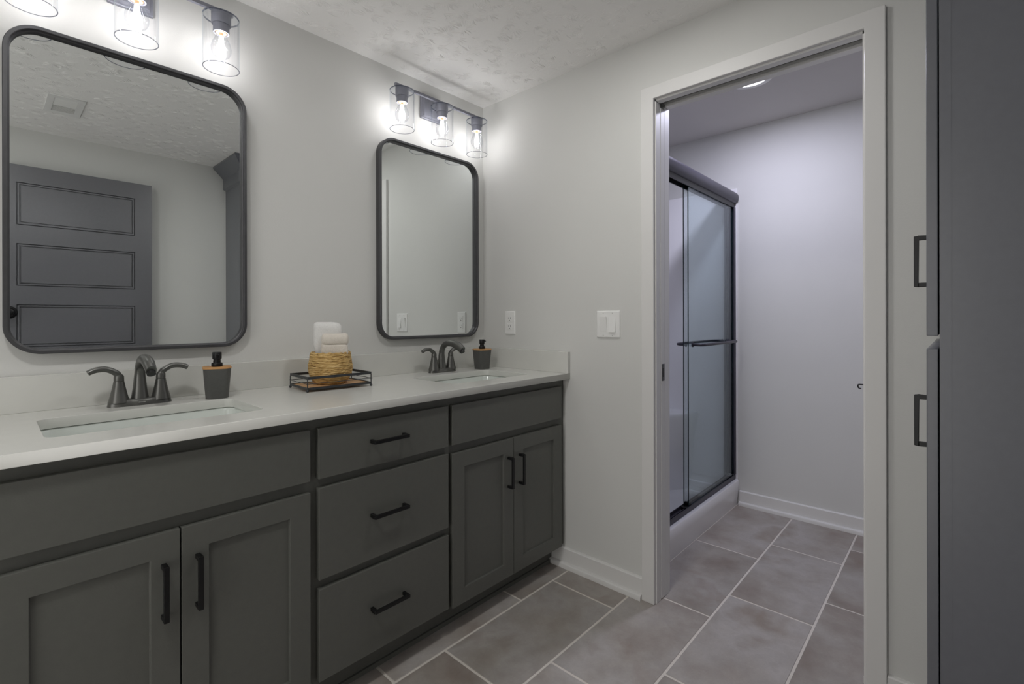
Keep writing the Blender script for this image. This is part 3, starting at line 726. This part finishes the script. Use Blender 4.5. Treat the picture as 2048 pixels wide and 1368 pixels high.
# ================================================================ SHOWER
X0, X1, YC0 = WT + .018, XF - .002, -.910
t = thing('shower_unit', 'white one-piece fiberglass shower unit with curb, seat and surround', 'shower', (.72, -.45, 0))
bm = bmesh.new()   # pan with curb
def rl(x0, x1, y0, y1, z, r=.02): return [(a, b, z) for a, b in rrect(x0, x1, y0, y1, r, 6)]
ya = -.004
loft(bm, [rl(X0, X1, YC0 + .012, ya, 0), rl(X0, X1, YC0 + .002, ya, .10), rl(X0, X1, YC0, ya, .151), rl(X0 + .002, X1 - .002, YC0 + .0035, ya - .002, .156), rl(X0 + .025, X1 - .035, YC0 + .085, ya - .03, .156),
          rl(X0 + .035, X1 - .045, YC0 + .095, ya - .04, .145, .03), rl(X0 + .045, X1 - .055, YC0 + .105, ya - .05, .062, .05), rl(X0 + .08, X1 - .09, YC0 + .14, ya - .09, .05, .06)])
obj('shower_pan', bm, fiber_m, t, smooth=True, angle=50)
bm = bmesh.new()   # U-shaped surround swept upward
def U(z, g):
    xa, xb, yb_ = X0 + g, X1 - g, ya - g; r = .07 + g * .2; out = []
    o_ = [(X0, YC0 + .08), (X0, ya), (X1, ya), (X1, YC0 + .08)]
    inn = [(xb, YC0 + .08)]
    for k in range(9):
        a = k / 8 * PI / 2; inn.append((xb - r + r * math.cos(a), yb_ - r + r * math.sin(a)))
    for k in range(9):
        a = PI / 2 + k / 8 * PI / 2; inn.append((xa + r + r * math.cos(a), yb_ - r + r * math.sin(a)))
    inn.append((xa, YC0 + .08))
    return [(x, y, z) for x, y in o_ + inn]
loft(bm, [U(.150, .050), U(.60, .042), U(1.20, .036), U(1.955, .030), U(1.966, .022)])
obj('surround', bm, fiber_m, t, smooth=True, angle=50)
bm = bmesh.new()   # moulded corner seat against the far side
def seat(z, g, r=.09):
    xb = X1 - .03; L = [(xb, YC0 + .24 + g), (xb, ya - .02), (X0 + .50 + g, ya - .02)]
    for k in range(9):
        a = k / 8 * PI / 2; L.append((X0 + .50 + g + r * (1 - math.cos(a)) , ya - .26 + g - r * math.sin(a) * .8))
    L += [(xb - .22, YC0 + .36 + g), (xb - .08, YC0 + .25 + g)]
    return [(x, y, z) for x, y in L]
loft(bm, [seat(.0485, .05), seat(.35, .03), seat(.515, .004), seat(.535, 0), seat(.548, .006), seat(.552, .02)])
obj('seat', bm, fiber_m, t, smooth=True, angle=60)
for fx0, fx1 in ((XF - .010, XF - .0005), (X0 - .017, X0 - .008)): obj('flange', boxes((fx0, fx1, -.899, YC0 + .10, .156, 1.968)), fiber_m, t, bevel=.002)

t = thing('shower_door', 'dark framed sliding glass shower door above the white curb', 'shower door', (.72, -.87, .156))
bm = bmesh.new(); prof = []
for k in range(13):      # rounded header valance
    a = -PI / 2 + k / 12 * PI; prof.append((-.882 - .030 * math.cos(a), 1.908 + .036 * math.sin(a)))
prof += [(-.832, 1.944), (-.832, 1.900), (-.838, 1.872)]
xa_, xb_ = X0 + .012, X1 - .012
loft(bm, [[(x, y, z) for y, z in prof] for x in (xa_, xb_)]); obj('header', bm, showerm, t, smooth=True, angle=40)
obj('header_lip', boxes((xa_, xb_, -.889, -.884, 1.846, 1.874), (xa_, xb_, -.848, -.843, 1.846, 1.874)), black_m, t)
obj('bottom_track', boxes((xa_, xb_, -.8895, -.842, .1565, .164), (xa_, xb_, -.8895, -.885, .164, .184), (xa_, xb_, -.871, -.868, .164, .176), (xa_, xb_, -.846, -.842, .164, .180)), showerm, t, bevel=.001, segs=1)
for xx, sg in ((xb_, -1), (xa_, 1)):
    obj('wall_jamb', boxes((xx, xx + sg * .026, -.893, -.887, .186, 1.850), (xx, xx + sg * .004, -.887, -.848, .186, 1.85), (xx, xx + sg * .026, -.848, -.843, .186, 1.850), (xx, xx + sg * .020, -.8705, -.8675, .186, 1.85)), showerm, t, bevel=.0008, segs=1)
for nm, yy, x0, x1, inner in (('outer', -.880, .628, 1.298, 0), ('inner', -.856, .626, 1.302, 1)):
    p = obj('glass_panel', boxes((x0 + .002, x1 - .002, yy - .0024, yy + .0024, .180, 1.862)), pane_m, t)
    obj('glass_edge', boxes((x0, x0 + .002, yy - .0024, yy + .0024, .180, 1.862), (x1 - .002, x1, yy - .0024, yy + .0024, .180, 1.862)), paneedge_m, p)
    for xr in (x0 + .07, x1 - .07): obj('roller_hanger', boxes((xr - .02, xr + .02, yy - .0045, yy + .0045, 1.846, 1.872)), black_m, p)
    # looped towel bar
    s = 1 if inner else -1; f0 = yy + s * .003; off = .058; zz = 1.021
    bx0, bx1 = x0 + .045, x1 - .095
    pts = [(bx0, f0, zz), (bx0, f0 + s * .018, zz)] + [(bx0 + .032 * (1 - math.cos(a)), f0 + s * (off - .034 + .034 * math.sin(a)), zz) for a in (.3, .7, 1.1, 1.5)] + \
          [(bx1 - .032 * (1 - math.cos(a)), f0 + s * (off - .034 + .034 * math.sin(a)), zz) for a in (1.5, 1.1, .7, .3)] + [(bx1, f0 + s * .018, zz), (bx1, f0, zz)]
    bm = bmesh.new(); tube(bm, pts, .0078, 14)
    for bx in (bx0, bx1): tube(bm, [(bx, f0, zz), (bx, f0 + s * .006, zz)], .0125, 18)
    obj('towel_bar', bm, showerm, p, smooth=True, angle=50)
obj('centre_guide', boxes((.60, .665, -.884, -.852, .164, .180), (.64, .655, -.884, -.852, .180, .196)), black_m, t, bevel=.001)
